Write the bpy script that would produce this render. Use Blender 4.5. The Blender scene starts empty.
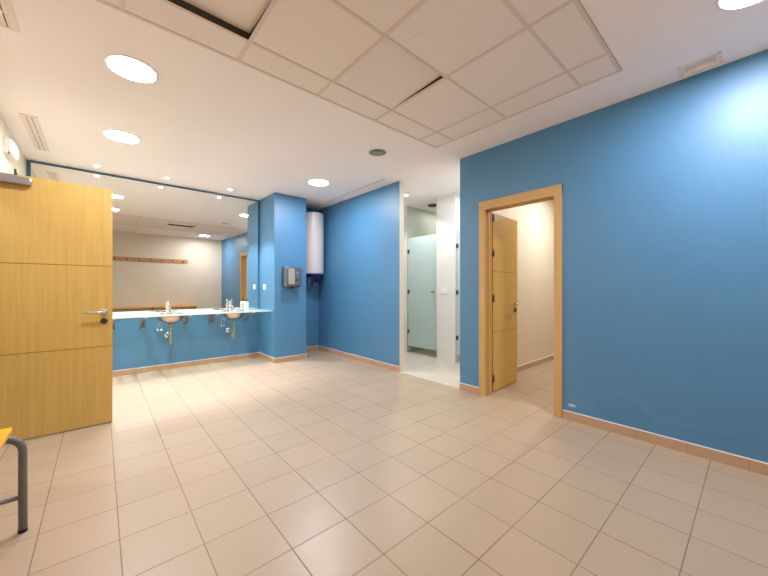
import bpy, bmesh, math, random
from mathutils import Vector, Matrix
random.seed(4)
SC = bpy.context.scene
COL = SC.collection
PI = math.pi

# ------------------------------------------------------------------ mesh builder
class MB:
    def __init__(s):
        s.bm = bmesh.new(); s.mi = 0
    def _fin(s, geom_faces):
        for f in geom_faces: f.material_index = s.mi
    def box(s, x0, x1, y0, y1, z0, z1, bev=0.0, mi=None):
        if mi is not None: s.mi = mi
        r = bmesh.ops.create_cube(s.bm, size=1.0)
        vs = r['verts']
        for v in vs:
            v.co = Vector(((x0+x1)/2+v.co.x*(x1-x0), (y0+y1)/2+v.co.y*(y1-y0), (z0+z1)/2+v.co.z*(z1-z0)))
        fs = set(f for v in vs for f in v.link_faces)
        s._fin(fs)
        if bev > 0:
            es = list(set(e for v in vs for e in v.link_edges))
            b = bmesh.ops.bevel(s.bm, geom=es, offset=bev, segments=2, profile=.6, affect='EDGES')
            s._fin(b['faces'])
        return s
    def tube(s, pts, r, n=12, cap=True, mi=None):
        if mi is not None: s.mi = mi
        pts = [Vector(p) for p in pts]
        rr = r if isinstance(r, (list, tuple)) else [r]*len(pts)
        rings = []
        up = None
        for i, p in enumerate(pts):
            if i == 0: t = pts[1]-p
            elif i == len(pts)-1: t = p-pts[i-1]
            else: t = (pts[i+1]-p).normalized()+(p-pts[i-1]).normalized()
            t.normalize()
            if up is None:
                up = Vector((0,0,1)) if abs(t.z) < .9 else Vector((1,0,0))
            a = t.cross(up)
            if a.length < 1e-4: a = t.cross(Vector((0,1,0)))
            a.normalize(); b = a.cross(t); up = b
            rings.append([s.bm.verts.new(p+(a*math.cos(2*PI*k/n)+b*math.sin(2*PI*k/n))*rr[i]) for k in range(n)])
        fs = []
        for i in range(len(rings)-1):
            for k in range(n):
                f = s.bm.faces.new((rings[i][k], rings[i][(k+1)%n], rings[i+1][(k+1)%n], rings[i+1][k])); f.smooth = True; fs.append(f)
        if cap:
            fs.append(s.bm.faces.new(rings[0][::-1])); fs.append(s.bm.faces.new(rings[-1]))
        s._fin(fs)
        return s
    def lathe(s, prof, c=(0,0,0), axis='z', n=40, mi=None, closed=False):
        if mi is not None: s.mi = mi
        c = Vector(c)
        def P(r, h, a):
            u, v = r*math.cos(a), r*math.sin(a)
            if axis == 'z': return c+Vector((u, v, h))
            if axis == 'y': return c+Vector((u, h, v))
            return c+Vector((h, u, v))
        rings = []
        for (r, h) in prof:
            if r < 1e-6: rings.append([s.bm.verts.new(P(0, h, 0))])
            else: rings.append([s.bm.verts.new(P(r, h, 2*PI*k/n)) for k in range(n)])
        fs = []
        m = len(rings)
        for i in range(m if closed else m-1):
            A, B = rings[i], rings[(i+1) % m]
            for k in range(n):
                k2 = (k+1) % n
                if len(A) == 1 and len(B) == 1: continue
                if len(A) == 1: f = s.bm.faces.new((A[0], B[k], B[k2]))
                elif len(B) == 1: f = s.bm.faces.new((A[k], A[k2], B[0]))
                else: f = s.bm.faces.new((A[k], A[k2], B[k2], B[k]))
                f.smooth = True; fs.append(f)
        s._fin(fs)
        return s
    def prism(s, poly, y0, y1, mi=None, axis='y'):
        if mi is not None: s.mi = mi
        def P(u, v, h):
            if axis == 'y': return (u, h, v)
            if axis == 'x': return (h, u, v)
            return (u, v, h)
        a = [s.bm.verts.new(P(u, v, y0)) for u, v in poly]
        b = [s.bm.verts.new(P(u, v, y1)) for u, v in poly]
        fs = [s.bm.faces.new(a), s.bm.faces.new(b[::-1])]
        n = len(poly)
        for k in range(n):
            fs.append(s.bm.faces.new((a[k], b[k], b[(k+1)%n], a[(k+1)%n])))
        s._fin(fs)
        return s
    def build(s, name, mats, parent=None, loc=None, smooth_bevel=False):
        bmesh.ops.recalc_face_normals(s.bm, faces=s.bm.faces[:])
        me = bpy.data.meshes.new(name)
        s.bm.to_mesh(me); s.bm.free()
        if not isinstance(mats, (list, tuple)): mats = [mats]
        for m in mats: me.materials.append(m)
        o = bpy.data.objects.new(name, me)
        COL.objects.link(o)
        if parent: o.parent = parent
        if loc: o.location = loc
        return o

def tag(o, label, cat, group=None, kind=None):
    o['label'] = label; o['category'] = cat
    if group: o['group'] = group
    if kind: o['kind'] = kind
    return o
def empty(name, loc=(0,0,0), rz=0):
    o = bpy.data.objects.new(name, None); COL.objects.link(o)
    o.empty_display_size = .05
    o.location = loc; o.rotation_euler = (0, 0, rz)
    return o
def thing(name, label, cat, loc=(0,0,0), rz=0, group=None, kind=None):
    return tag(empty(name, loc, rz), label, cat, group, kind or 'thing')
def copy_tree(o, parent=None):
    c = o.copy(); COL.objects.link(c)
    if parent: c.parent = parent
    for ch in [x for x in o.children]: copy_tree(ch, c)
    return c

# ------------------------------------------------------------------ materials
def srgb(r, g, b):
    def f(c):
        c /= 255.0
        return c/12.92 if c <= .04045 else ((c+.055)/1.055)**2.4
    return (f(r), f(g), f(b), 1)
def newmat(name):
    m = bpy.data.materials.new(name); m.use_nodes = True
    nt = m.node_tree; b = nt.nodes['Principled BSDF']
    return m, nt, b
def N(nt, t, **kw):
    n = nt.nodes.new(t)
    for k, v in kw.items(): setattr(n, k, v)
    return n
def L(nt, a, b): nt.links.new(a, b)
def math_n(nt, op, a, b=None, c=None):
    n = N(nt, 'ShaderNodeMath', operation=op)
    for i, v in enumerate((a, b, c)):
        if v is None: continue
        if isinstance(v, (int, float)): n.inputs[i].default_value = v
        else: L(nt, v, n.inputs[i])
    return n.outputs[0]
def mix_c(nt, fac, a, b):
    n = N(nt, 'ShaderNodeMix', data_type='RGBA')
    if isinstance(fac, (int, float)): n.inputs[0].default_value = fac
    else: L(nt, fac, n.inputs[0])
    for i, v in ((6, a), (7, b)):
        if isinstance(v, tuple): n.inputs[i].default_value = v
        else: L(nt, v, n.inputs[i])
    return n.outputs[2]
def plain(name, col, rough=.5, metal=0.0, noise=0.0, nscale=20, bump=0.0, bscale=100, spec=.5):
    m, nt, b = newmat(name)
    b.inputs['Base Color'].default_value = col
    b.inputs['Roughness'].default_value = rough
    b.inputs['Metallic'].default_value = metal
    b.inputs['Specular IOR Level'].default_value = spec
    tc = N(nt, 'ShaderNodeTexCoord')
    nz = N(nt, 'ShaderNodeTexNoise'); nz.inputs['Scale'].default_value = nscale; nz.inputs['Detail'].default_value = 4
    L(nt, tc.outputs['Object'], nz.inputs['Vector'])
    if noise > 0:
        dk = tuple(c*(1-noise) for c in col[:3])+(1,)
        br = tuple(min(1, c*(1+noise)) for c in col[:3])+(1,)
        L(nt, mix_c(nt, nz.outputs['Fac'], dk, br), b.inputs['Base Color'])
    else:
        r = N(nt, 'ShaderNodeMapRange'); r.inputs[3].default_value = max(0, rough-.015); r.inputs[4].default_value = min(1, rough+.015)
        L(nt, nz.outputs['Fac'], r.inputs[0]); L(nt, r.outputs[0], b.inputs['Roughness'])
    if bump > 0:
        n2 = N(nt, 'ShaderNodeTexNoise'); n2.inputs['Scale'].default_value = bscale; n2.inputs['Detail'].default_value = 3
        L(nt, tc.outputs['Object'], n2.inputs['Vector'])
        bp = N(nt, 'ShaderNodeBump'); bp.inputs['Strength'].default_value = bump; bp.inputs['Distance'].default_value = .004
        L(nt, n2.outputs['Fac'], bp.inputs['Height']); L(nt, bp.outputs[0], b.inputs['Normal'])
    return m

def xyz(nt):
    tc = N(nt, 'ShaderNodeTexCoord'); sp = N(nt, 'ShaderNodeSeparateXYZ')
    L(nt, tc.outputs['Object'], sp.inputs[0]); return tc, sp.outputs

def grid_mask(nt, coord, off, size, half):
    # 1 in the joint, 0 on the tile; also returns the tile index
    q = math_n(nt, 'DIVIDE', math_n(nt, 'SUBTRACT', coord, off), size)
    fl = math_n(nt, 'FLOOR', q)
    fr = math_n(nt, 'SUBTRACT', q, fl)
    d = math_n(nt, 'MINIMUM', fr, math_n(nt, 'SUBTRACT', 1.0, fr))
    mk = N(nt, 'ShaderNodeMapRange', interpolation_type='SMOOTHSTEP')
    L(nt, d, mk.inputs[0]); mk.inputs[1].default_value = half*.5/size; mk.inputs[2].default_value = half*1.6/size
    mk.inputs[3].default_value = 1; mk.inputs[4].default_value = 0
    return mk.outputs[0], fl

def tile_mat(name, ox, oy, size, half, col, col2, grout, rough, axes=(0, 1), size2=None, bump=.25, vein=0):
    m, nt, b = newmat(name)
    tc, s = xyz(nt)
    mx, ix = grid_mask(nt, s[axes[0]], ox, size, half)
    my, iy = grid_mask(nt, s[axes[1]], oy, size2 or size, half)
    g = math_n(nt, 'MAXIMUM', mx, my)
    cb = N(nt, 'ShaderNodeCombineXYZ'); L(nt, ix, cb.inputs[0]); L(nt, iy, cb.inputs[1])
    wn = N(nt, 'ShaderNodeTexWhiteNoise', noise_dimensions='3D'); L(nt, cb.outputs[0], wn.inputs['Vector'])
    nz = N(nt, 'ShaderNodeTexNoise'); nz.inputs['Scale'].default_value = 6; nz.inputs['Detail'].default_value = 6
    L(nt, tc.outputs['Object'], nz.inputs['Vector'])
    f = math_n(nt, 'ADD', math_n(nt, 'MULTIPLY', wn.outputs['Value'], .55), math_n(nt, 'MULTIPLY', nz.outputs['Fac'], .45))
    base = mix_c(nt, f, col, col2)
    n3 = N(nt, 'ShaderNodeTexNoise'); n3.inputs['Scale'].default_value = 1.7; n3.inputs['Detail'].default_value = 3
    L(nt, tc.outputs['Object'], n3.inputs['Vector'])
    gm = N(nt, 'ShaderNodeMapRange'); L(nt, n3.outputs['Fac'], gm.inputs[0]); gm.inputs[1].default_value = .35; gm.inputs[2].default_value = .65
    gm.inputs[3].default_value = .55; gm.inputs[4].default_value = .95
    L(nt, mix_c(nt, math_n(nt, 'MULTIPLY', g, gm.outputs[0]), base, grout), b.inputs['Base Color'])
    rr = N(nt, 'ShaderNodeMapRange'); L(nt, nz.outputs['Fac'], rr.inputs[0]); rr.inputs[3].default_value = rough-.045; rr.inputs[4].default_value = rough+.045
    L(nt, math_n(nt, 'ADD', rr.outputs[0], math_n(nt, 'MULTIPLY', g, .3)), b.inputs['Roughness']); b.inputs['Specular IOR Level'].default_value = .7
    bp = N(nt, 'ShaderNodeBump'); bp.inputs['Strength'].default_value = bump; bp.inputs['Distance'].default_value = .002
    n4 = N(nt, 'ShaderNodeTexNoise'); n4.inputs['Scale'].default_value = 14
    L(nt, tc.outputs['Object'], n4.inputs['Vector'])
    L(nt, math_n(nt, 'SUBTRACT', math_n(nt, 'MULTIPLY', n4.outputs['Fac'], .5), g), bp.inputs['Height']); L(nt, bp.outputs[0], b.inputs['Normal'])
    return m

def paint_mat(name, col, rough, worn=False):
    m, nt, b = newmat(name)
    tc, s = xyz(nt)
    nz = N(nt, 'ShaderNodeTexNoise'); nz.inputs['Scale'].default_value = 2.2; nz.inputs['Detail'].default_value = 5
    L(nt, tc.outputs['Object'], nz.inputs['Vector'])
    dk = tuple(c*.93 for c in col[:3])+(1,); br = tuple(c*1.07 for c in col[:3])+(1,)
    c = mix_c(nt, nz.outputs['Fac'], dk, br)
    n2 = N(nt, 'ShaderNodeTexNoise'); n2.inputs['Scale'].default_value = 150; n2.inputs['Detail'].default_value = 2
    L(nt, tc.outputs['Object'], n2.inputs['Vector'])
    if worn:
        # flaked paint near the floor beside the door, damp tide lines above the skirting
        d = N(nt, 'ShaderNodeVectorMath', operation='SUBTRACT'); L(nt, tc.outputs['Object'], d.inputs[0]); d.inputs[1].default_value = (3.22, 1.105, .135)
        sc = N(nt, 'ShaderNodeVectorMath', operation='MULTIPLY'); L(nt, d.outputs[0], sc.inputs[0]); sc.inputs[1].default_value = (1, 20, 48)
        ln = N(nt, 'ShaderNodeVectorMath', operation='LENGTH'); L(nt, sc.outputs[0], ln.inputs[0])
        nf = N(nt, 'ShaderNodeTexNoise'); nf.inputs['Scale'].default_value = 34; nf.inputs['Detail'].default_value = 6; nf.inputs['Roughness'].default_value = .7; L(nt, tc.outputs['Object'], nf.inputs['Vector'])
        v = math_n(nt, 'SUBTRACT', math_n(nt, 'MULTIPLY', nf.outputs['Fac'], 2.6), ln.outputs['Value'])
        mk = N(nt, 'ShaderNodeMapRange'); L(nt, v, mk.inputs[0]); mk.inputs[1].default_value = .35; mk.inputs[2].default_value = .9
        c = mix_c(nt, mk.outputs[0], c, (.5, .58, .66, 1))
        nw = N(nt, 'ShaderNodeTexNoise'); nw.inputs['Scale'].default_value = 2.5; nw.inputs['Detail'].default_value = 3; L(nt, tc.outputs['Object'], nw.inputs['Vector'])
        hz = math_n(nt, 'SUBTRACT', s[2], math_n(nt, 'MULTIPLY', nw.outputs['Fac'], .55))
        tl = math_n(nt, 'ABSOLUTE', math_n(nt, 'SUBTRACT', hz, -.02))
        m2 = N(nt, 'ShaderNodeMapRange'); L(nt, tl, m2.inputs[0]); m2.inputs[1].default_value = 0; m2.inputs[2].default_value = .05; m2.inputs[3].default_value = .13; m2.inputs[4].default_value = 0
        c = mix_c(nt, m2.outputs[0], c, (.22, .36, .5, 1))
    L(nt, c, b.inputs['Base Color'])
    b.inputs['Roughness'].default_value = rough; b.inputs['Specular IOR Level'].default_value = .8
    bp = N(nt, 'ShaderNodeBump'); bp.inputs['Strength'].default_value = .55; bp.inputs['Distance'].default_value = .003
    L(nt, n2.outputs['Fac'], bp.inputs['Height']); L(nt, bp.outputs[0], b.inputs['Normal'])
    return m

def wood_mat(name, c1, c2, rough, axis=2, scale=1.0):
    m, nt, b = newmat(name)
    tc = N(nt, 'ShaderNodeTexCoord'); mp = N(nt, 'ShaderNodeMapping')
    sc = [26*scale]*3; sc[axis] = 1.1*scale
    mp.inputs['Scale'].default_value = sc
    L(nt, tc.outputs['Object'], mp.inputs[0])
    nz = N(nt, 'ShaderNodeTexNoise'); nz.inputs['Scale'].default_value = 1.4; nz.inputs['Detail'].default_value = 8; nz.inputs['Roughness'].default_value = .62
    nz.inputs['Distortion'].default_value = .3
    L(nt, mp.outputs[0], nz.inputs['Vector'])
    cr = N(nt, 'ShaderNodeValToRGB'); cr.color_ramp.elements[0].position = .3; cr.color_ramp.elements[1].position = .72
    cr.color_ramp.elements[0].color = c1; cr.color_ramp.elements[1].color = c2
    L(nt, nz.outputs['Fac'], cr.inputs[0])
    n2 = N(nt, 'ShaderNodeTexNoise'); n2.inputs['Scale'].default_value = 1.6; L(nt, tc.outputs['Object'], n2.inputs['Vector'])
    d = tuple(x*.86 for x in c1[:3])+(1,)
    L(nt, mix_c(nt, math_n(nt, 'MULTIPLY', n2.outputs['Fac'], .35), cr.outputs[0], d), b.inputs['Base Color'])
    b.inputs['Roughness'].default_value = rough
    return m

def emit_mat(name, col, strength):
    m, nt, b = newmat(name)
    b.inputs['Base Color'].default_value = (.8, .8, .8, 1)
    b.inputs['Emission Color'].default_value = col
    b.inputs['Emission Strength'].default_value = strength
    nz = N(nt, 'ShaderNodeTexNoise'); nz.inputs['Scale'].default_value = 30
    return m

TILE, OX, OY = .2978, .0708, 1.1076
BLUE = srgb(76, 135, 177)
M = {}
M['blue'] = paint_mat('blue_paint', BLUE, .42)
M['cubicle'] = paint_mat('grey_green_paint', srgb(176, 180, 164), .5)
M['blue_worn'] = paint_mat('blue_paint_worn', BLUE, .42, True)
M['cream'] = paint_mat('cream_paint', srgb(224, 213, 190), .5)
M['ceil'] = plain('ceiling_paint', srgb(248, 240, 238), .8, noise=.015, nscale=3)
M['floor'] = tile_mat('beige_floor_tile', OX, OY, TILE, .0022, srgb(189, 170, 144), srgb(180, 161, 136), srgb(112, 88, 66), .335)
M['marble'] = tile_mat('white_marble_tile', 3.23, 2.32, .6, .0015, srgb(232, 226, 214), srgb(190, 178, 156), srgb(180, 172, 158), .335)
M['mosaic'] = tile_mat('white_wall_tile', 2.0, 0, .2, .0015, srgb(238, 238, 234), srgb(230, 230, 226), srgb(196, 194, 188), .25, axes=(1, 2), size2=.033)
M['mosaic_x'] = tile_mat('white_wall_tile_side', 3.3, 0, .2, .0015, srgb(238, 238, 234), srgb(230, 230, 226), srgb(196, 194, 188), .25, axes=(0, 2), size2=.033)
M['skirt'] = plain('tile_skirting', srgb(192, 160, 130), .4, noise=.06, nscale=5)
M['caulk'] = plain('white_caulk', srgb(235, 230, 222), .6)
M['joint'] = plain('skirting_joint', srgb(150, 120, 95), .7)
M['door'] = wood_mat('maple_veneer', srgb(203, 165, 84), srgb(220, 187, 108), .38)
M['door2'] = wood_mat('maple_veneer_inner', srgb(206, 168, 92), srgb(222, 188, 114), .38)
M['seam'] = plain('veneer_seam', srgb(160, 118, 56), .6)
M['oak'] = wood_mat('oak_casing', srgb(200, 160, 98), srgb(219, 181, 120), .42)
M['oak_h'] = wood_mat('oak_casing_head', srgb(200, 160, 98), srgb(219, 181, 120), .42, axis=1)
M['bench'] = wood_mat('varnished_slat', srgb(246, 172, 36), srgb(252, 192, 56), .3, axis=1)
M['rack'] = wood_mat('beech_board', srgb(190, 136, 88), srgb(206, 154, 106), .45, axis=0)
M['greytube'] = plain('grey_painted_steel', srgb(122, 116, 116), .4, noise=.04, spec=.5)
M['rubber'] = plain('black_rubber', srgb(24, 22, 22), .7)
M['chrome'] = plain('chrome', (.82, .82, .82, 1), .12, 1.0)
M['steel'] = plain('brushed_steel', (.62, .61, .6, 1), .33, 1.0)
M['bowl'] = plain('polished_steel_bowl', (.60, .49, .42, 1), .2, 1.0)  # warm tint stands in for the floor reflected in the steel
M['darksteel'] = plain('dark_steel', srgb(88, 82, 74), .35, .8)
M['bracket'] = plain('bracket_steel', srgb(158, 146, 140), .33, .85)
M['trap'] = plain('waste_pipe_steel', srgb(168, 164, 148), .33, .8)
M['closer'] = plain('closer_grey', srgb(150, 147, 148), .35, .5)
M['badge'] = plain('pale_blue_badge', srgb(112, 140, 178), .4)
M['white'] = plain('white_plastic', srgb(240, 240, 238), .35)
M['white_off'] = plain('off_white_plastic', srgb(222, 216, 204), .5)
M['enamel'] = plain('white_enamel', srgb(208, 206, 202), .33)
M['black'] = plain('black_plastic', srgb(22, 22, 24), .5)
M['bluecap'] = plain('blue_plastic', srgb(20, 40, 150), .4)
M['dryer'] = plain('grey_dryer_plastic', srgb(88, 96, 106), .4)
M['dryerface'] = plain('satin_dryer_steel', (.60, .56, .50, 1), .36, .7)
M['tilepanel'] = plain('ceiling_tile_board', srgb(240, 229, 222), .85, noise=.02, nscale=40, bump=.15, bscale=160)
M['tbar'] = plain('ceiling_tbar', srgb(222, 209, 199), .6)
M['web'] = plain('tbar_web', srgb(70, 60, 48), .7)
M['void'] = plain('void_dark', srgb(60, 54, 46), .9)
M['ventdark'] = plain('vent_shadow', srgb(108, 88, 66), .8)
M['ventframe'] = plain('vent_frame', srgb(234, 222, 212), .5)
M['lampoff'] = plain('dark_lamp_glass', srgb(96, 98, 90), .15)
M['lamp'] = emit_mat('downlight_glow', (.985, .965, 1.06, 1), 104)
M['lampcool'] = emit_mat('downlight_glow_cool', (.97, .93, 1.02, 1), 116)
M['lamp_next'] = emit_mat('next_room_glow', (1, .98, .98, 1), 190)
M['lamp_dim'] = emit_mat('cubicle_fill_glow', (.95, 1, .98, 1), 26)
M['lamp_wet'] = emit_mat('wet_room_fill_glow', (.88, .97, 1.08, 1), 84)
M['halo'] = emit_mat('halogen_glow', (1, .95, .90, 1), 160)

def mirror_mat():
    m, nt, b = newmat('mirror_silver')
    b.inputs['Base Color'].default_value = (.86, .875, .84, 1); b.inputs['Metallic'].default_value = 1; b.inputs['Roughness'].default_value = .0
    return m
M['mirror'] = mirror_mat()
def glass_shelf_mat():
    m, nt, b = newmat('green_edge_glass')
    out = nt.nodes['Material Output']
    tr = N(nt, 'ShaderNodeBsdfTransparent'); tr.inputs[0].default_value = (.90, .97, .94, 1)
    b.inputs['Base Color'].default_value = srgb(186, 218, 204); b.inputs['Roughness'].default_value = .12; b.inputs['Specular IOR Level'].default_value = .6
    fr = N(nt, 'ShaderNodeFresnel'); fr.inputs[0].default_value = 1.5
    f = math_n(nt, 'ADD', math_n(nt, 'MULTIPLY', fr.outputs[0], 1.5), .05)
    n = N(nt, 'ShaderNodeClamp'); L(nt, f, n.inputs[0])
    mx = N(nt, 'ShaderNodeMixShader'); L(nt, n.outputs[0], mx.inputs[0]); L(nt, tr.outputs[0], mx.inputs[1]); L(nt, b.outputs[0], mx.inputs[2])
    L(nt, mx.outputs[0], out.inputs[0])
    return m
M['shelf'] = glass_shelf_mat()
M['glassedge'] = plain('glass_edge', srgb(210, 240, 228), .15)
def frosted_mat():
    m, nt, b = newmat('frosted_glass')
    out = nt.nodes['Material Output']
    b.inputs['Base Color'].default_value = srgb(218, 236, 234); b.inputs['Roughness'].default_value = .4
    tl = N(nt, 'ShaderNodeBsdfTranslucent'); tl.inputs[0].default_value = srgb(200, 226, 226)
    tr = N(nt, 'ShaderNodeBsdfTransparent'); tr.inputs[0].default_value = (.75, .9, .84, 1)
    m1 = N(nt, 'ShaderNodeMixShader'); m1.inputs[0].default_value = .28; L(nt, b.outputs[0], m1.inputs[1]); L(nt, tl.outputs[0], m1.inputs[2])
    m2 = N(nt, 'ShaderNodeMixShader'); m2.inputs[0].default_value = .12; L(nt, m1.outputs[0], m2.inputs[1]); L(nt, tr.outputs[0], m2.inputs[2])
    L(nt, m2.outputs[0], out.inputs[0])
    return m
M['frost'] = frosted_mat()

# ------------------------------------------------------------------ the shell
XL, XR, YM, YB, H = -.66, 3.22, 5.72, -.85, 2.73
def struct(name, label, cat, mb, mats):
    return tag(mb.build(name, mats), label, cat, kind='structure')
def by_normal(o, rules, default=0):
    # rules: list of (axis vector, predicate on centre, material index)
    for p in o.data.polygons:
        p.material_index = default
        for v, pred, mi in rules:
            if p.normal.dot(Vector(v)) > .9 and pred(p.center): p.material_index = mi

mb = MB(); mb.box(-2.2, 3.226, -.97, 5.84, -.1, 0); mb.box(3.226, 7.7, -.62, 2.29, -.1, 0)
struct('floor', 'beige square ceramic tile floor running through the doorways', 'floor', mb, M['floor'])
mb = MB(); mb.box(3.226, 6.0, 2.29, 5.84, -.1, 0.001)
struct('floor_wet_room', 'veined white marble floor of the shower area', 'floor', mb, M['marble'])

mb = MB(); mb.box(-.78, 3.34, YM, YM+.12, 0, H+.1)
struct('wall_mirror', 'blue painted wall behind the mirror and washbasins', 'wall', mb, M['blue'])
DY0, DY1, DZ = 2.985, 3.845, 2.10
mb = MB(); mb.box(-.78, XL, YB-.12, DY0, 0, H+.1); mb.box(-.78, XL, DY1, YM, 0, H+.1); mb.box(-.78, XL, DY0, DY1, DZ, H+.1)
struct('wall_left', 'cream painted wall the open wooden door is hinged on', 'wall', mb, M['cream'])
mb = MB(); mb.box(XL, 3.34, YB-.12, YB, 0, H+.1)
struct('wall_back', 'cream wall with the coat rack, seen in the mirror', 'wall', mb, M['cream'])
IY0, IY1, IZ = 1.23, 2.005, 2.09
mb = MB(); mb.box(XR, XR+.12, YB, IY0, 0, H+.1); mb.box(XR, XR+.12, IY1, 2.32, 0, H+.1); mb.box(XR, XR+.12, IY0, IY1, IZ, H+.1)
o = struct('wall_right', 'blue painted wall with the wooden doorway', 'wall', mb, [M['cream'], M['blue_worn']])
by_normal(o, [((-1,0,0), lambda c: True, 1)])
mb = MB(); mb.box(XR, XR+.085, 3.355, YM, 0, H+.1)
o = struct('wall_heater', 'blue painted wall between the water heater and the shower opening', 'wall', mb, [M['cream'], M['blue'], M['mosaic']])
by_normal(o, [((-1,0,0), lambda c: True, 1), ((1,0,0), lambda c: True, 2)])
mb = MB(); mb.box(2.10, 2.655, 5.07, YM, 0, H+.1)
struct('wall_pillar', 'blue painted boxed pillar beside the mirror', 'wall', mb, M['blue'])
YA = 5.625
mb = MB(); mb.box(2.655, XR, YA, YM, 0, H+.1)
struct('wall_alcove', 'dark blue painted back of the alcove behind the water heater', 'wall', mb, M['blue'])

# wet room and neighbouring rooms
mb = MB(); mb.box(3.34, 7.7, 2.255, 2.32, 0, H+.1)
o = struct('wall_partition', 'cream wall seen through the wooden doorway', 'wall', mb, [M['cream'], M['mosaic_x']])
by_normal(o, [((0,1,0), lambda c: True, 1)])
mb = MB(); mb.box(3.305, 6.0, YM, YM+.12, 0, H+.1)
struct('wall_wet_room_end', 'white tiled end wall of the shower area', 'wall', mb, M['mosaic_x'])
mb = MB(); mb.box(4.30, 5.5, 3.19, 3.575, 0, H+.1)
o = struct('wall_shower_pier', 'white tiled pier between the two glass shower doors', 'wall', mb, [M['mosaic_x'], M['mosaic']])
by_normal(o, [((-1,0,0), lambda c: True, 1)])
mb = MB(); mb.box(4.30, 5.5, 4.285, YM, 0, H+.1)
o = struct('wall_shower_side', 'white tiled wall the frosted shower door is hinged on', 'wall', mb, [M['cubicle'], M['mosaic']])
by_normal(o, [((-1,0,0), lambda c: True, 1)])
mb = MB(); mb.box(5.5, 5.62, 2.32, YM, 0, H+.1)
struct('wall_shower_back', 'white tiled back wall of the shower cubicles', 'wall', mb, M['cubicle'])
mb = MB(); mb.box(7.58, 7.7, -.62, 2.255, 0, H+.1); mb.box(3.34, 7.58, -.62, -.5, 0, H+.1)
struct('wall_next_room', 'cream far walls of the room beyond the wooden doorway', 'wall', mb, M['cream'])
mb = MB(); mb.box(-2.2, -2.08, 1.9, 4.9, 0, H+.1); mb.box(-2.08, -.78, 1.9, 2.0, 0, H+.1); mb.box(-2.08, -.78, 4.8, 4.9, 0, H+.1)
struct('wall_corridor', 'cream corridor walls outside the open wooden door', 'wall', mb, M['cream'])

# ------------------------------------------------------------------ ceiling with real openings
GX = [-.27, .09, .70, 1.30, 1.89, 2.49, 2.765]
GY = [.625, .885, 1.485, 2.07, 2.31]
DL = [(.170, 2.87), (.168, 4.215), (2.385, 4.175), (2.355, 2.81), (2.50, -.005)]
SP = [(-.03, 5.43), (.70, 5.40), (1.525, 5.38)]
mb = MB(); mb.box(-2.2, 7.7, -.97, 5.84, H, H+.12)
ceil = mb.build('ceiling', M['ceil'])
cut = MB()
cut.box(GX[0], GX[-1], GY[0], GY[-1], H-.1, H+.3)
for k, (x, y) in enumerate(DL): cut.lathe([(0, H-.1), (.142-.04*(k == 3), H-.1), (.142-.04*(k == 3), H+.3), (0, H+.3)], (x, y, 0), n=40)
for x, y in SP: cut.lathe([(0, H-.1), (.030, H-.1), (.030, H+.3), (0, H+.3)], (x, y, 0), n=20)
VENT = [(-.535, -.425, 4.245, 5.215), (-.56, -.36, 1.95, 2.90), (3.038, 3.164, .165, .351)]
for (a, b, c, d) in VENT: cut.box(a+.012, b-.012, c+.012, d-.012, H-.1, H+.3)
cut.box(3.005, 3.017, 3.45, 5.05, H-.1, H+.3)
cu = cut.build('cutter', M['ceil'])
md = ceil.modifiers.new('b', 'BOOLEAN'); md.operation = 'DIFFERENCE'; md.object = cu; md.solver = 'EXACT'
dg = bpy.context.evaluated_depsgraph_get(); dg.update()
me = bpy.data.meshes.new_from_object(ceil.evaluated_get(dg))
ceil.modifiers.clear(); ceil.data = me
if not me.materials: me.materials.append(M['ceil'])
for p in me.polygons: p.use_smooth = False
bpy.data.objects.remove(cu)
tag(ceil, 'smooth off-white plaster ceiling around the panel field', 'ceiling', kind='structure')
mb = MB()
mb.box(GX[0]-.1, GX[-1]+.1, GY[0]-.1, GY[-1]+.1, H+.34, H+.36)
for (a, b, c, d) in [(GX[0]-.1, GX[0]-.08, GY[0]-.1, GY[-1]+.1), (GX[-1]+.08, GX[-1]+.1, GY[0]-.1, GY[-1]+.1), (GX[0]-.1, GX[-1]+.1, GY[0]-.1, GY[0]-.08), (GX[0]-.1, GX[-1]+.1, GY[-1]+.08, GY[-1]+.1)]:
    mb.box(a, b, c, d, H+.12, H+.34)
struct('ceiling_void', 'dark void above the suspended ceiling panels', 'ceiling', mb, M['void'])

# suspended grid
mb = MB()
hw = .012
for i, x in enumerate(GX):
    e0, e1 = (x, x+.024) if i == 0 else ((x-.024, x) if i == len(GX)-1 else (x-hw, x+hw))
    mb.box(e0, e1, GY[0], GY[-1], H-.004, H-.001, mi=0)
    xc = x if 0 < i < len(GX)-1 else (e0 if i == 0 else e1)
    mb.box(xc-.002, xc+.002, GY[0], GY[-1], H-.001, H+.045, mi=1)
for j, y in enumerate(GY):
    e0, e1 = (y, y+.022) if j == 0 else ((y-.022, y) if j == len(GY)-1 else (y-hw*.8, y+hw*.8))
    mb.box(GX[0], GX[-1], e0, e1, H-.0043, H-.0012, mi=0)
    yc = y if 0 < j < len(GY)-1 else (e0 if j == 0 else e1)
    mb.box(GX[0], GX[-1], yc-.002, yc+.002, H-.001, H+.045, mi=1)
struct('ceiling_grid', 'pale metal grid carrying the suspended ceiling panels', 'ceiling grid', mb, [M['tbar'], M['web']])

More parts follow.
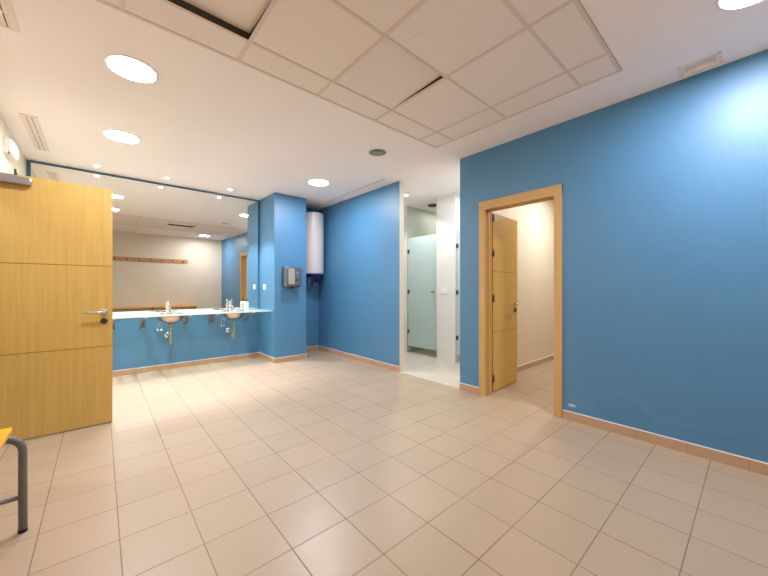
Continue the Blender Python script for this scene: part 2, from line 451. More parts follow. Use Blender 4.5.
TL = {
 (0,0): 'small cut ceiling tile in the grid corner above the bench by the cream wall',
 (1,0): 'narrow ceiling tile at the coat rack edge of the grid, by its bench-side corner',
 (2,0): 'narrow ceiling tile at the coat rack edge of the grid, third from the bench side',
 (3,0): 'narrow ceiling tile at the coat rack edge, in line with the tilted tile',
 (4,0): 'narrow ceiling tile at the grid edge, nearest the lit downlight by the blue wall',
 (5,0): 'small cut corner ceiling tile closest to the square vent by the blue wall',
 (0,1): 'narrow ceiling tile on the bench side, one square back from the lifted tile',
 (1,1): 'square ceiling tile behind the lifted one, toward the coat rack',
 (2,1): 'flat square ceiling tile meeting both the lifted and the tilted tile only at corners',
 (3,1): 'large flat square ceiling tile with a short scratch, behind the tilted tile',
 (4,1): 'large flat square ceiling tile touching the tilted one only at its open corner',
 (5,1): 'ceiling tile strip along the blue wall edge, second from the vent-side corner',
 (0,2): 'narrow ceiling tile on the bench side of the dark opening',
 (1,2): 'square ceiling tile pushed up on one side with a wide dark gap facing the mirror',
 (2,2): 'flat square ceiling tile between the lifted tile and the tilted tile',
 (3,2): 'square ceiling tile sitting tilted with a thin dark wedge along one edge',
 (4,2): 'flat square ceiling tile bordering the dark wedge of the tilted tile',
 (5,2): 'ceiling tile strip by the blue wall, next to the smallest corner tile',
 (0,3): 'small cut ceiling tile at the grid corner over the open wooden door side',
 (1,3): 'narrow ceiling tile between the dark opening and the two round downlights',
 (2,3): 'narrow mirror-side ceiling tile beside the flat square between lifted and tilted tiles',
 (3,3): 'narrow ceiling tile between the tilted tile and the mirror side edge of the grid',
 (4,3): 'narrow ceiling tile beside the smallest corner tile, nearest the unlit downlight',
 (5,3): 'smallest cut ceiling tile at the grid corner pointing to the shower opening',
}
for (i, j), lab in TL.items():
    x0, x1, y0, y1 = GX[i]+.004, GX[i+1]-.004, GY[j]+.004, GY[j+1]-.004
    cx, cy = (x0+x1)/2, (y0+y1)/2
    mb = MB(); mb.box(x0-cx, x1-cx, y0-cy, y1-cy, 0, .012)
    if (i, j) == (3, 1):
        mb.box(-.16, -.155, .14, .22, -.0008, 0, mi=1)
    o = mb.build('ceiling_tile', [M['tilepanel'], M['tbar']], loc=(cx, cy, H-.0005))
    tag(o, lab, 'ceiling tile', 'suspended ceiling tiles', 'thing')
    if (i, j) == (1, 2): o.rotation_euler = (.074, 0, 0); o.location.z += .0225
    if (i, j) == (3, 2):
        # its edge away from the mirror rides above the bar
        o.rotation_euler = (-.055, 0, 0); o.location.z += .0165

# ------------------------------------------------------------------ skirtings
SK, ST = .080, .011
def skirt(name, label, runs):
    mb = MB()
    for (ax, p, n, a, b) in runs:   # ax 'x': runs along x at y=p, face towards n (+1/-1)
        q0, q1 = (p, p+ST*n) if n > 0 else (p+ST*n, p)
        def put(a, b, z0, z1, mi, g=0):
            if ax == 'x': mb.box(a, b, q0-g, q1+g, z0, z1, mi=mi)
            else: mb.box(q0-g, q1+g, a, b, z0, z1, mi=mi)
        put(a, b, 0.0, SK-.006, 0)
        put(a, b, SK-.006, SK, 1)
        t = a+.29
        while t < b-.06:
            put(t-.0012, t+.0012, 0.0, SK-.006, 2, .0004); t += .298
    return struct(name, label, 'skirting', mb, [M['skirt'], M['caulk'], M['joint']])
skirt('baseboard_mirror', 'beige tile skirting under the washbasins', [('x', YM, -1, XL, 2.10)])
skirt('baseboard_pillar', 'beige tile skirting wrapping the blue pillar', [('y', 2.10, -1, 5.07-ST, YM-ST), ('x', 5.07, -1, 2.10, 2.655), ('y', 2.655, 1, 5.07-ST, YA-ST)])
skirt('baseboard_alcove', 'beige tile skirting under the water heater', [('x', YA, -1, 2.655+ST, XR)])
skirt('baseboard_heater', 'beige tile skirting along the blue wall beside the heater', [('y', XR, -1, 3.355, YA-ST)])
skirt('baseboard_right', 'beige tile skirting along the blue wall, both sides of the doorway', [('y', XR, -1, 2.06, 2.32), ('y', XR, -1, YB, 1.18)])
skirt('baseboard_left', 'beige tile skirting along the cream wall', [('y', XL, 1, YB+ST, DY0-.09), ('y', XL, 1, DY1+.09, YM-ST)])
skirt('baseboard_back', 'beige tile skirting under the coat rack wall', [('x', YB, 1, XL, XR-ST)])
skirt('baseboard_partition', 'beige tile skirting of the room beyond the doorway', [('x', 2.255, -1, 3.36, 7.58)])

# ------------------------------------------------------------------ inner doorway (casing and leaf)
mb = MB()
JY0, JY1, JZ = 1.250, 1.985, 2.07
for xa, xb in ((XR-.016, XR+.004), (XR+.116, XR+.136)):
    mb.box(xa, xb, JY0-.066, JY0+.004, 0, JZ+.09, .004, mi=0)
    mb.box(xa, xb, JY1-.004, JY1+.070, 0, JZ+.09, .004, mi=0)
    mb.box(xa-.001, xb+.001, JY0-.066, JY1+.070, JZ-.004, JZ+.09, .004, mi=1)
mb.box(XR, XR+.12, JY0-.02, JY0, 0, JZ, mi=0); mb.box(XR, XR+.12, JY1, JY1+.02, 0, JZ, mi=0)
mb.box(XR, XR+.12, JY0-.02, JY1+.02, JZ, JZ+.02, mi=1)
mb.box(XR+.05, XR+.065, JY0, JY0+.012, 0, JZ, mi=0); mb.box(XR+.05, XR+.065, JY1-.012, JY1, 0, JZ, mi=0)
mb.box(XR+.05, XR+.065, JY0, JY1, JZ-.012, JZ, mi=1)
struct('trim_1', 'light oak frame around the doorway in the blue wall', 'door frame', mb, [M['oak'], M['oak_h']])

def lever(parent, x, y, z, sy, direction, both=False):
    """Lever handle and lock rose on the face y (pointing sy)."""
    m = MB(); m.lathe([(0, 0), (.026, 0), (.026, sy*.008), (.022, sy*.010), (0, sy*.010)], (x, y, z), 'y', 28)
    h = m.build('door_handle', M['steel'], parent)
    m = MB()
    m.tube([(x, y+sy*.008, z), (x, y+sy*.040, z), (x+direction*.004, y+sy*.050, z), (x+direction*.014, y+sy*.054, z), (x+direction*.13, y+sy*.054, z)], [.010, .010, .010, .0095, .0085], 14)
    m.build('lever', M['steel'], h)
    m = MB(); m.lathe([(0, 0), (.026, 0), (.026, sy*.008), (.022, sy*.010), (.007, sy*.010), (.007, sy*.004), (0, sy*.004)], (x, y, z-.08), 'y', 28)
    k = m.build('lock_rose', M['darksteel'], parent)
    m = MB(); m.box(x-.002, x+.002, min(y+sy*.004, y+sy*.011), max(y+sy*.004, y+sy*.011), z-.095, z-.072)
    m.build('keyhole', M['black'], k)

# leaf of the inner doorway: open at right angles into the next room
d2 = thing('door_2', 'light wooden door standing open into the next room through the blue wall', 'door', (3.398, 1.992, 0), math.radians(3), kind='structure')
LW = .64
mb = MB()
zs = [.010, .684, .690, 1.387, 1.393, 2.06]
for a, b, mi, g in [(zs[0], zs[1], 0, 0), (zs[1], zs[2], 1, .002), (zs[2], zs[3], 0, 0), (zs[3], zs[4], 1, .002), (zs[4], zs[5], 0, 0)]:
    mb.box(0+g, LW-g, 0+g, .040-g, a, b, mi=mi)
mb.build('leaf', [M['door2'], M['seam']], d2)
lever(d2, LW-.065, 0, 1.0, -1, -1)
for z in (.16, 1.08, 1.60, 2.0):
    m = MB(); m.tube([(-.014, -.006, z-.04), (-.014, -.006, z+.04)], .0085, 10); m.box(-.050, -.014, -.0075, -.0045, z-.04, z+.04); m.box(-.014, .028, -.0035, 0, z-.04, z+.04); m.build('hinge', M['darksteel'], d2)

# ------------------------------------------------------------------ entrance door (open, hinged on the cream wall)
mb = MB()
for xa, xb in ((XL-.004, XL+.016), (-.796, -.776)):
    mb.box(xa, xb, DY0-.066, DY0+.024, 0, DZ+.066, .004, mi=0); mb.box(xa, xb, DY1-.024, DY1+.066, 0, DZ+.066, .004, mi=0)
    mb.box(xa-.001, xb+.001, DY0-.066, DY1+.066, DZ-.024, DZ+.067, .004, mi=1)
mb.box(-.78, XL, DY0, DY0+.02, 0, DZ-.02, mi=0); mb.box(-.78, XL, DY1-.02, DY1, 0, DZ-.02, mi=0); mb.box(-.78, XL, DY0, DY1, DZ-.02, DZ, mi=1)
struct('trim_2', 'light oak frame of the entrance doorway in the cream wall', 'door frame', mb, [M['oak'], M['oak_h']])

d1 = thing('door_1', 'honey-coloured wooden door standing open in front of the mirror', 'door', (-.638, 3.79, 0), kind='structure')
W1 = .722
mb = MB()
zs = [.008, .682, .688, 1.390, 1.396, 2.083]
for a, b, mi, g in [(zs[0], zs[1], 0, 0), (zs[1], zs[2], 1, .002), (zs[2], zs[3], 0, 0), (zs[3], zs[4], 1, .002), (zs[4], zs[5], 0, 0)]:
    mb.box(0+g, W1-g, 0+g, .040-g, a, b, mi=mi)
mb.build('leaf', [M['door'], M['seam']], d1)
lever(d1, W1-.058, 0, .99, -1, -1)
lever(d1, W1-.058, .04, .99, 1, -1)
for z in (.22, 1.05, 1.90):
    m = MB(); m.tube([(-.006, -.004, z-.05), (-.006, -.004, z+.05)], .0075, 10); m.box(-.004, .03, -.0022, 0, z-.05, z+.05); m.build('hinge', M['darksteel'], d1)
m = MB(); m.box(.012, .226, -.052, 0, 2.004, 2.062, .006)
dc = m.build('door_closer', M['closer'], d1)
m = MB(); m.lathe([(0, 0), (.024, 0), (.026, .003), (.024, .006), (0, .006)], (.226, -.026, 2.033), 'x', 20); m.build('end_cap', M['steel'], dc)
m = MB(); m.tube([(.147, -.026, 2.06), (.147, -.026, 2.118)], .009, 12); m.build('spindle', M['darksteel'], dc)
m = MB(); m.box(-.017, .155, -.036, -.016, 2.064, 2.072, .002); m.build('closer_arm', M['closer'], dc)

# ------------------------------------------------------------------ glass shower doors
def glass_door(name, label, y0, y1, hinge_y, knob_y=None):
    x = 4.33
    r = thing(name, label, 'door', (x, hinge_y, 0), kind='structure')
    m = MB(); m.box(-.004, .004, y0-hinge_y, y1-hinge_y, .130, 2.125); m.build('glass_panel', M['frost'], r)
    s = 1 if y0 < hinge_y-.05 else -1
    for z in (.40, 1.13, 1.875):
        m = MB(); m.box(-.012, -.004, -.045 if s > 0 else -.02, .02 if s > 0 else .045, z-.035, z+.035, .003); m.box(.004, .012, -.045 if s > 0 else -.02, .02 if s > 0 else .045, z-.035, z+.035, .003)
        m.build('hinge', M['darksteel'], r)
    if knob_y is not None:
        m = MB(); m.tube([(-.004, knob_y-hinge_y, 1.13), (-.03, knob_y-hinge_y, 1.13)], .008, 12)
        m.tube([(-.03, knob_y-hinge_y+.03, 1.13), (-.03, knob_y-hinge_y-.03, 1.13)], .009, 12)
        m.build('door_handle', M['darksteel'], r)
    return r
glass_door('door_3', 'frosted glass shower door with a small handle beside the tiled pier', 3.585, 4.275, 4.285, 3.67)
glass_door('door_4', 'sliver of the second frosted shower door behind the blue wall corner', 2.42, 3.18, 3.19)

# ------------------------------------------------------------------ mirror (leans very slightly off the wall)
mb = MB()
MX0, MX1, MZ0, MZ1 = -.622, 2.066, .8375, 2.695
mcx, mcz = (MX0+MX1)/2, (MZ0+MZ1)/2
mb.box(MX0-mcx, MX1-mcx, -.003, .003, MZ0-mcz, MZ1-mcz)
o = mb.build('mirror', M['mirror'], loc=(mcx, 5.702, mcz))
o.rotation_euler = (math.radians(.55), 0, math.radians(.14))
tag(o, 'large frameless mirror covering the blue wall above the washbasins', 'mirror', None, 'thing')

# ------------------------------------------------------------------ glass vanity shelf on brackets
SZ = .835
sh = thing('vanity_shelf', 'long green-tinted glass shelf on steel brackets under the mirror', 'shelf', (0, YM, 0))
BAS = [(.750, 5.43), (1.590, 5.43)]
# glass plate with two round openings, built as strips around the bowls
def glass_plate():
    y0, y1 = 5.18, YM-.004
    m = MB(); m.box(XL, 2.098, y0-YM, y1-YM, SZ-.014, SZ, mi=0)
    g = m.build('glass_top', [M['shelf'], M['glassedge']], sh)
    c = MB()
    for bx, by in BAS: c.lathe([(0, SZ-.1), (.164, SZ-.1), (.164, SZ+.1), (0, SZ+.1)], (bx, by-YM, 0), n=44)
    co = c.build('cutter', M['shelf'])
    md = g.modifiers.new('b', 'BOOLEAN'); md.operation = 'DIFFERENCE'; md.object = co; md.solver = 'EXACT'
    co.location = sh.location
    dg = bpy.context.evaluated_depsgraph_get(); dg.update()
    me = bpy.data.meshes.new_from_object(g.evaluated_get(dg))
    g.modifiers.clear(); g.data = me
    me.materials.clear(); me.materials.append(M['shelf']); me.materials.append(M['glassedge'])
    for p in me.polygons: p.material_index = 1 if p.normal.y < -.9 and p.center.y < y0-YM+.01 else 0
    bpy.data.objects.remove(co)
glass_plate()
for k, bx in enumerate((-.25, .13, .455, .965, 1.325, 1.85)):
    m = MB()
    m.box(bx-.020, bx+.020, -.007, 0, .615, SZ-.016, .002)
    m.box(bx-.015, bx+.015, -.46, -.004, SZ-.022, SZ-.015, .002)
    m.tube([(bx, -.006, .640), (bx, -.40, SZ-.024)], .014, 10)
    b = m.build('bracket', M['bracket'], sh)
    m = MB(); m.lathe([(0, -.012), (.014, -.012), (.016, -.004), (.016, 0), (0, 0)], (bx, -.006, .640), 'y', 14); m.build('screw_cap', M['chrome'], b)
    m = MB(); m.box(bx-.02, bx+.02, -.46, -.40, SZ-.027, SZ-.0145, .003); m.build('shelf_clip', M['white'], b)

def basin(x, y, label):
    r = thing('washbasin', label, 'washbasin', (x, y, SZ), group='round steel washbasins')
    m = MB()
    outer = [(.176, .003)] + [(.163*math.cos(t), -.006-.134*math.sin(t)) for t in [i*PI/2/10 for i in range(10)]] + [(.022, -.140)]
    inner = [(.020, -.136)] + [(.159*math.cos(t), -.004-.130*math.sin(t)) for t in [i*PI/2/10 for i in range(9, -1, -1)]] + [(.174, .005)]
    m.lathe(outer+inner, n=44, closed=True)
    m.build('bowl', M['bowl'], r)
    m = MB(); m.lathe([(0, -.134), (.021, -.134), (.026, -.130), (.026, -.128), (0, -.1295)], n=24); m.build('drain', M['chrome'], r)
    m = MB()
    m.tube([(0, 0, -.137), (0, 0, -.20)], .023, 18); m.lathe([(.021, -.200), (.029, -.203), (.029, -.228), (.021, -.231)], n=24)
    m.tube([(0, 0, -.20), (0, 0, -.40)], .016, 16)
    t = [(0, 0, -.39)] + [(0, .035-.035*math.cos(a), -.40-.035*math.sin(a)) for a in [i*PI/8 for i in range(9)]] + [(0, .07, -.36)]
    m.tube(t, .016, 14)
    u = [(0, .07, -.36), (0, .072, -.345), (0, .082, -.335), (0, .10, -.33), (0, YM-y-.006, -.33)]
    m.tube(u, .015, 14)
    m.lathe([(.016, -.02), (.024, -.018), (.024, .018), (.016, .02)], (0, 0, -.385), 'z', 20)
    m.build('waste_trap', M['trap'], r)
    m = MB(); m.lathe([(.016, 0), (.040, 0), (.038, -.010), (.018, -.014)], (0, YM-y-.001, -.33), 'y', 28); m.build('wall_rose', M['chrome'], r)
    for dx in (-.125, -.085):
        m = MB(); m.tube([(dx+.06, .15, -.02), (dx+.04, .16, -.09), (dx+.005, .20, -.15), (dx, .23, -.19), (dx, .245, -.215)], .0065, 10); m.build('supply_hose', M['steel'], r)
        m = MB(); m.tube([(dx, YM-y-.002, -.235), (dx, .235, -.235)], .010, 12); m.tube([(dx, .245, -.245), (dx, .245, -.205)], .009, 12)
        m.lathe([(0, -.035), (.014, -.035), (.015, -.02), (.009, -.012)], (dx, .235, -.235), 'y', 12); m.build('shutoff_valve', M['chrome'], r)
    return r
basin(*BAS[0], 'round steel basin under the glass shelf, nearer the open wooden door')
basin(*BAS[1], 'round steel basin under the glass shelf, nearer the blue pillar and soap bottle')

def tap(x, y, label):
    r = thing('tap', label, 'tap', (x, y, SZ), group='chrome basin taps')
    m = MB(); m.lathe([(0, 0), (.027, 0), (.027, .006), (.022, .010), (.021, .012), (.021, .118), (.019, .124), (0, .124)], n=28); m.build('tap_body', M['chrome'], r)
    m = MB(); m.tube([(0, -.012, .075), (0, -.05, .078), (0, -.10, .072), (0, -.125, .066)], [.014, .0135, .012, .012], 14); m.tube([(0, -.122, .070), (0, -.122, .048)], .011, 14); m.build('spout', M['chrome'], r)
    m = MB(); m.lathe([(.021, .126), (.022, .128), (.021, .150), (.014, .158), (0, .160)], n=24); m.tube([(0, -.005, .150), (0, -.05, .168), (0, -.085, .176)], [.008, .007, .006], 10); m.build('tap_lever', M['chrome'], r)
tap(.757, 5.63, 'chrome mixer tap at the basin nearer the open wooden door')
tap(1.60, 5.63, 'chrome mixer tap at the basin nearer the blue pillar')

sd = thing('soap_dispenser', 'white soap bottle with black pump on the glass shelf', 'soap dispenser', (1.845, 5.62, SZ))
m = MB(); m.lathe([(0, 0), (.034, 0), (.037, .004), (.037, .110), (.034, .124), (.026, .133), (.016, .138), (0, .138)], n=30); m.build('bottle', M['white'], sd)
m = MB(); m.lathe([(.015, .138), (.016, .139), (.016, .152), (.006, .154), (.006, .172), (.013, .174), (.013, .184), (0, .186)], n=18); m.tube([(0, 0, .178), (0, -.03, .179), (0, -.042, .172)], .005, 10); m.build('pump', M['black'], sd)

# ------------------------------------------------------------------ switches
def switch(x, y, z, label):
    r = thing('light_switch', label, 'light switch', (x, y, z), group='white wall switches')
    m = MB(); m.box(-.010, 0, -.055, .055, -.043, .043, .003); m.build('switch_plate', M['white'], r)
    m = MB(); m.box(-.014, -.010, -.030, .030, -.028, .028, .002); m.build('rocker', M['white'], r)
switch(2.10, 5.47, 1.217, 'white square light switch on the side of the blue pillar')
switch(4.30, 3.41, 1.145, 'white square switch on the tiled pier between shower doors')

# ------------------------------------------------------------------ hand dryer
hd = thing('hand_dryer', 'grey hand dryer with a steel front on the blue pillar', 'hand dryer', (2.365, 5.07, 1.215))
def rrect(w, h, r, cx=0, cz=0, n=5):
    pts = []
    for sx, sz, a0 in ((1, 1, 0), (-1, 1, PI/2), (-1, -1, PI), (1, -1, 1.5*PI)):
        for i in range(n+1):
            a = a0+i*PI/2/n
            pts.append((cx+sx*(w/2-r)+r*math.cos(a), cz+sz*(h/2-r)+r*math.sin(a)))
    return pts
def loft(mb, loops, mi=0):
    # loops: list of closed 3-D rings
    R = [[mb.bm.verts.new(p) for p in lp] for lp in loops]
    fs = []
    n = len(R[0])
    for a, b in zip(R, R[1:]):
        for k in range(n): f = mb.bm.faces.new((a[k], a[(k+1)%n], b[(k+1)%n], b[k])); f.smooth = True; fs.append(f)
    fs += [mb.bm.faces.new(R[0][::-1]), mb.bm.faces.new(R[-1])]
    for f in fs: f.material_index = mi
mb = MB()
ring = lambda w, h, r, cz, y: [(u, y, v) for u, v in rrect(w, h, r, 0, cz)]
loft(mb, [ring(.272, .330, .025, .165, 0), ring(.276, .332, .028, .165, -.10), ring(.262, .318, .03, .166, -.140), ring(.225, .285, .03, .170, -.152)])
mb.build('housing', M['dryer'], hd)
mb = MB()
R = [[(u, y, v) for u, v in rrect(.105, .255, .012, -.045, .172)] for y in (-.150, -.156)]
loft(mb, R); mb.build('steel_front', M['dryerface'], hd)
m = MB(); m.tube([(-.02, -.10, .004), (-.02, -.105, -.022)], [.034, .028], 20); m.build('nozzle', M['black'], hd)
m = MB(); loft(m, [[(u, y, v) for u, v in rrect(.05, .032, .008, .055, .228)] for y in (-.151, -.1545)]); m.build('badge', M['badge'], hd)
m = MB(); m.lathe([(0, -.1505), (.014, -.1505), (.014, -.155), (0, -.156)], (.05, 0, .12), 'y', 20); m.build('sensor', M['black'], hd)

# ------------------------------------------------------------------ water heater
wh = thing('water_heater', 'tall white cylindrical water heater hung in the blue alcove', 'water heater', (2.970, 5.395, 0))
RH = .192
m = MB(); m.lathe([(RH, 1.475), (RH, 2.545)], n=56); m.lathe([(RH, 1.475), (RH-.004, 1.462), (RH-.03, 1.455), (0, 1.455)], n=56); m.build('tank', M['enamel'], wh)
m = MB(); m.lathe([(RH+.001, 2.543), (RH+.002, 2.55), (RH-.004, 2.562), (RH-.04, 2.574), (0, 2.580)], n=56); m.build('top_cap', M['enamel'], wh)
m = MB(); m.lathe([(.135, 1.456), (.130, 1.43), (.11, 1.405), (0, 1.40)], n=40); m.build('bottom_cap', M['bluecap'], wh)
m = MB(); m.lathe([(0, 1.398), (.022, 1.398), (.022, 1.408), (0, 1.409)], (.0, -.07, 0), n=18); m.build('thermostat_knob', M['black'], wh)
for dx, mt in ((-.07, 'steel'), (.07, 'steel')):
    m = MB(); m.tube([(dx, .02, 1.41), (dx, .02, 1.34), (dx, .06, 1.27), (dx, .15, 1.235), (dx, .222, 1.23)], .010, 12); m.build('water_pipe', M[mt], wh)
    m = MB(); m.lathe([(.011, 0), (.028, 0), (.026, -.008), (.011, -.010)], (dx, .228, 1.23), 'y', 20); m.build('wall_rose', M['chrome'], wh)
m = MB(); m.box(.045, .105, -.005, .045, 1.305, 1.375, .008); m.tube([(.105, .02, 1.34), (.135, .02, 1.33), (.14, .02, 1.29)], .009, 10); m.build('safety_valve', M['black'], wh)
m = MB(); m.tube([(.0, .02, 1.41), (-.02, .0, 1.33), (.02, .05, 1.26), (.03, .14, 1.19), (.03, .226, 1.14)], .006, 10); m.build('power_cord', M['black'], wh)
for z in (1.75, 2.35):
    m = MB(); m.box(-.12, .12, .150, .2295, z-.02, z+.02); m.build('wall_bracket', M['steel'], wh)

# ------------------------------------------------------------------ ceiling lights
RD = .125
def downlight(x, y, label, mat):
    r = thing('downlight', label, 'ceiling light', (x, y, H), group='round recessed downlights')
    if mat == 'off': r.scale = (.715, .715, 1)
    m = MB(); m.lathe([(.137, -.001), (.137, -.007), (.141, -.009), (.151, -.004), (.154, 0), (.154, -.0002), (.137, -.0002)], n=48); m.build('trim_ring', M['white'], r)
    m = MB(); m.lathe([(.139, -.002), (.132, .05), (.10, .085), (0, .09)], n=40); m.build('reflector', M['white_off'] if mat != 'off' else M['steel'], r)
    m = MB()
    if mat == 'off':
        m.lathe([(0, .03), (.05, .032), (.132, .045)], n=40); m.build('lamp_glass', M['lampoff'], r)
    else:
        m.lathe([(0, -.0065), (.10, -.0060), (.1365, -.0035)], n=40); m.build('diffuser', M[mat], r)
    return r
downlight(*DL[0], 'large lit round downlight above the open wooden door, nearest the ceiling panels', 'lamp')
downlight(*DL[1], 'lit round downlight between the mirror spots and the downlight nearest the panels', 'lamp')
downlight(*DL[2], 'lit round downlight in front of the blue pillar and water heater', 'lamp')
downlight(*DL[3], 'unlit round downlight, dark, off the corner of the ceiling panels', 'off')
downlight(*DL[4], 'lit round downlight close to the square vent over the blue door wall', 'lampcool')
def spot(x, y, label, power=1.0, group='small halogen spots', tilt=0, cone=80):
    r = thing('spotlight', label, 'ceiling light', (x, y, H), group=group)
    m = MB(); m.lathe([(.024, -.001), (.025, -.005), (.037, -.004), (.041, 0), (.024, -.0002)], n=28); m.build('trim_ring', M['white'], r)
    m = MB(); m.lathe([(0, .004), (.0245, -.002)], n=24); m.build('bulb', M['halo'], r)
    ld = bpy.data.lights.new('halogen_beam', 'SPOT'); ld.energy = power; ld.color = (1, .90, .93); ld.spot_size = math.radians(cone); ld.spot_blend = .45; ld.shadow_soft_size = .02
    lo = bpy.data.objects.new('halogen_beam', ld); COL.objects.link(lo); lo.parent = r; lo.location = (0, 0, -.012); lo.rotation_euler = (tilt, 0, 0)
PSP = 108
spot(*SP[0], 'small halogen spot over the mirror end nearest the cream wall', PSP)
spot(*SP[1], 'middle small halogen spot in front of the mirror, over the first basin', PSP)
spot(*SP[2], 'small halogen spot over the basin beside the blue pillar', PSP)
spot(3.80, 3.80, 'small halogen spot in the shower area ceiling', 30, 'small halogen spots in the wet room', 0, 120)

# lamps of the adjoining rooms; shower and cubicle ones added as unseen fill
for x, y, lab in [(5.1, 1.45, 'round downlight of the room beyond the wooden doorway'), (4.05, 2.62, 'unseen round downlight added to brighten the shower area near the opening'), (5.12, 3.90, 'unseen round downlight added to brighten the first shower cubicle'), (-1.45, 3.4, 'round downlight of the corridor outside the open door')]:
    r = thing('downlight', lab, 'ceiling light', (x, y, H), group='downlights of the adjoining rooms')
    m = MB(); m.lathe([(.115, -.001), (.116, -.012), (.130, -.010), (.134, 0), (.115, -.0002)], n=32); m.build('trim_ring', M['white'], r)
    m = MB(); m.lathe([(0, -.008), (.1155, -.006)], n=32); m.build('diffuser', M['lamp_dim' if y > 3.8 else 'lamp_next' if x > 5 else 'lamp_wet'], r)

# ------------------------------------------------------------------ vents
def slot_vent(rect, nslot, label):
    x0, x1, y0, y1 = rect; cx, cy = (x0+x1)/2, (y0+y1)/2
    r = thing('ceiling_vent', label, 'ceiling vent', (cx, cy, H), group='long slot vents')
    w, l = (x1-x0)/2, (y1-y0)/2
    m = MB(); f = .02
    m.box(-w, -w+f, -l, l, -.005, .001, .001); m.box(w-f, w, -l, l, -.005, .001, .001); m.box(-w, w, -l, -l+f, -.0052, .001, .001); m.box(-w, w, l-f, l, -.0052, .001, .001)
    m.build('frame', M['ventframe'], r)
    m = MB(); m.box(-w+.013, w-.013, -l+.013, l-.013, .03, .032); m.build('duct_back', M['ventdark'], r)
    iw = 2*w-2*f
    m = MB()
    nb = nslot+1
    slot = .0055
    pitch = iw/nslot
    for k in range(nslot+1):
        a = -w+f+k*pitch-pitch/2+slot/2; b = a+pitch-slot
        a = max(a, -w+f); b = min(b, w-f)
        m.box(a, b, -l+f, l-f, -.004, .002)
    for t in range(1, 6):
        yy = -l+t*2*l/6; m.box(-w+f, w-f, yy-.005, yy+.005, -.0035, .001)
    m.build('slat', M['ventframe'], r)
slot_vent(VENT[0], 2, 'long slot vent in the ceiling where the mirror meets the cream wall')
slot_vent(VENT[1], 3, 'wide slot vent in the ceiling over the bench, part out of sight')
x0, x1, y0, y1 = 3.022, 3.180, .150, .366
r = thing('return_vent', 'square-framed ceiling vent beside the top of the blue door wall', 'ceiling vent', ((x0+x1)/2, (y0+y1)/2, H))
w, l = (x1-x0)/2, (y1-y0)/2
m = MB(); f = .020
m.box(-w, -w+f, -l, l, -.008, .001, .002); m.box(w-f, w, -l, l, -.008, .001, .002); m.box(-w, w, -l, -l+f, -.0082, .001, .002); m.box(-w, w, l-f, l, -.0082, .001, .002)
m.build('frame', M['ventframe'], r)
m = MB(); m.box(-w+.012, w-.012, -l+.018, l-.018, .045, .047); m.box(-w+.012, -w+.016, -l+.018, l-.018, 0, .045); m.box(w-.02, w-.016, -l+.018, l-.018, 0, .045); m.build('duct_back', M['web'], r)
m = MB(); m.prism([(-w+f, .004), (-w+f+.004, .0), (w-f, .028), (w-f, .033)], -l+f+.004, l-f-.004, axis='y'); m.build('flap', M['white_off'], r)
r = thing('slit_vent', 'thin dark slit vent in the ceiling along the heater wall', 'ceiling vent', (3.011, 4.25, H))
m = MB(); m.box(-.013, -.006, -.81, .81, -.003, .001); m.box(.006, .013, -.81, .81, -.003, .001); m.build('frame', M['ventframe'], r)
m = MB(); m.box(-.006, .006, -.80, .80, .02, .022); m.build('duct_back', M['ventdark'], r)
r = thing('extractor_vent', 'dark round extractor vent on the ceiling inside the shower cubicle', 'ceiling vent', (4.62, 3.93, H))
m = MB(); m.lathe([(.09, 0), (.095, -.012), (.08, -.022), (.0, -.022)], n=32); m.build('housing', M['darksteel'], r)
m = MB(); m.lathe([(.03, -.0225), (.035, -.028), (.06, -.028), (.065, -.0225)], n=28); m.build('grille', M['black'], r)

# ------------------------------------------------------------------ wall fitting above the entrance door
em = thing('emergency_light', 'white emergency light high on the cream wall above the open door', 'emergency light', (XL, 4.62, 2.50))
m = MB(); m.box(0, .028, -.16, .16, -.075, .075, .006); m.build('back_box', M['white_off'], em)
m = MB(); loft(m, [[(x, u, v) for u, v in rrect(a, b, .03)] for x, a, b in ((.026, .30, .135), (.05, .29, .125), (.064, .25, .095))]); m.build('diffuser', M['white'], em)
m = MB(); m.box(.028, .036, -.145, -.115, -.074, -.060, .002); m.build('test_button', M['darksteel'], em)

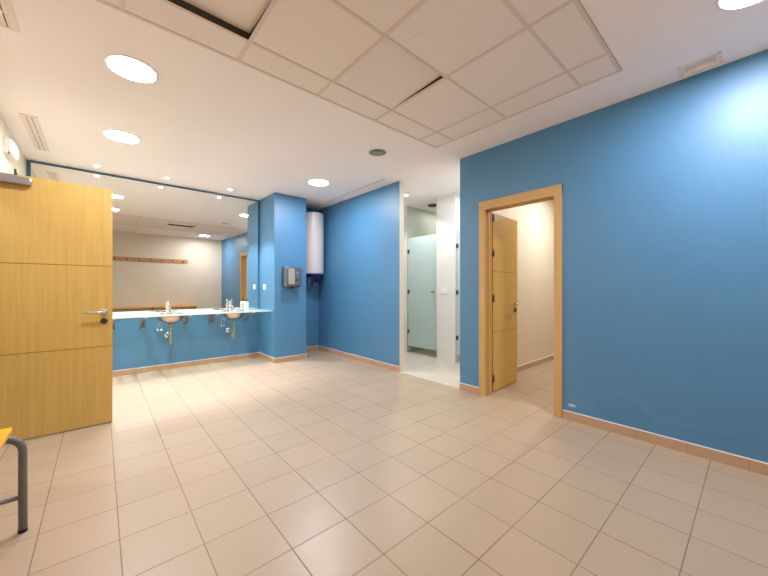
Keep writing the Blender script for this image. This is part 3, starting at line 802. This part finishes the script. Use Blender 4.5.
# ------------------------------------------------------------------ benches
def bench(length, label, loc, rz, ):
    # built along +y from 0 to length, depth along x from 0 (wall side) to .37
    r = thing('bench', label, 'bench', loc, rz, 'changing room benches')
    ns, wsl, gap = 4, .072, .0135
    for k in range(ns):
        x = k*(wsl+gap)+.002
        m = MB(); m.box(x, x+wsl, 0, length, .488, .512, .004); m.build('seat_slat', M['bench'], r)
    legs = [.045, length-.045] + ([length/2] if length > 1.8 else [])
    for y in legs:
        rad, z1, xa, xb = .07, .470, .03, .371
        pts = [(xa, y, .012), (xa, y, z1-rad)] + [(xa+rad-rad*math.cos(a), y, z1-rad+rad*math.sin(a)) for a in [i*PI/2/6 for i in range(1, 7)]]
        pts += [(xb-rad+rad*math.sin(a), y, z1-rad+rad*math.cos(a)) for a in [i*PI/2/6 for i in range(0, 7)]] + [(xb, y, .012)]
        m = MB(); m.tube(pts, .0165, 16); lg = m.build('leg_frame', M['greytube'], r)
        m = MB(); m.tube([(xa, y, .172), (xb, y, .172)], .011, 12); m.build('cross_bar', M['greytube'], lg)
        for x in (xa, xb):
            m = MB(); m.lathe([(0, 0), (.0165, 0), (.0175, .003), (.0175, .014), (0, .014)], (x, y, 0), n=16); m.build('foot', M['rubber'], lg)
    m = MB(); m.tube([(.20, legs[0], .172), (.20, legs[1], .172)], .011, 12); m.build('long_bar', M['greytube'], r)
    return r
bench(1.50, 'orange slatted bench with grey tubular legs along the cream wall', (XL+.002, .925, 0), 0)
bench(2.30, 'slatted bench under the coat rack, seen only in the mirror', (2.42, YB+.015, 0), PI/2)

# ------------------------------------------------------------------ coat rack
cr = thing('coat_rack', 'wooden coat rack board with hooks, seen in the mirror', 'coat rack', (0, YB, 1.93))
m = MB(); m.box(-.45, 2.19, 0, .020, -.062, .062, .004); m.build('backboard', M['rack'], cr)
for k in range(9):
    x = 2.06-k*.285
    m = MB(); m.box(x-.012, x+.012, .020, .024, -.035, .03, .001)
    m.tube([(x, .022, .005), (x, .05, .0), (x, .07, .015), (x, .078, .04)], .006, 10)
    m.tube([(x, .022, -.02), (x, .04, -.035), (x, .052, -.025)], .005, 10)
    m.build('hook', M['darksteel'], cr)

# ------------------------------------------------------------------ camera, world, view
cam = bpy.data.cameras.new('camera'); co = bpy.data.objects.new('camera', cam); COL.objects.link(co)
co.location = (0, 0, 1.2); co.rotation_euler = (PI/2, 0, -.7172)
cam.sensor_width = 36; cam.lens = 36*325.6/768; cam.clip_start = .02
SC.camera = co
w = bpy.data.worlds.new('world'); SC.world = w; w.use_nodes = True
w.node_tree.nodes['Background'].inputs[0].default_value = (.02, .02, .022, 1)
vs = SC.view_settings
vs.view_transform = 'Standard'; vs.look = 'None'; vs.gamma = 1; vs.use_curve_mapping = False
vs.exposure = .68
try:
    SC.cycles.use_denoising = True
    SC.cycles.max_bounces = 14; SC.cycles.diffuse_bounces = 8; SC.cycles.glossy_bounces = 6; SC.cycles.transparent_max_bounces = 12
    SC.cycles.sample_clamp_indirect = 8
    SC.cycles.caustics_reflective = True
except Exception: pass
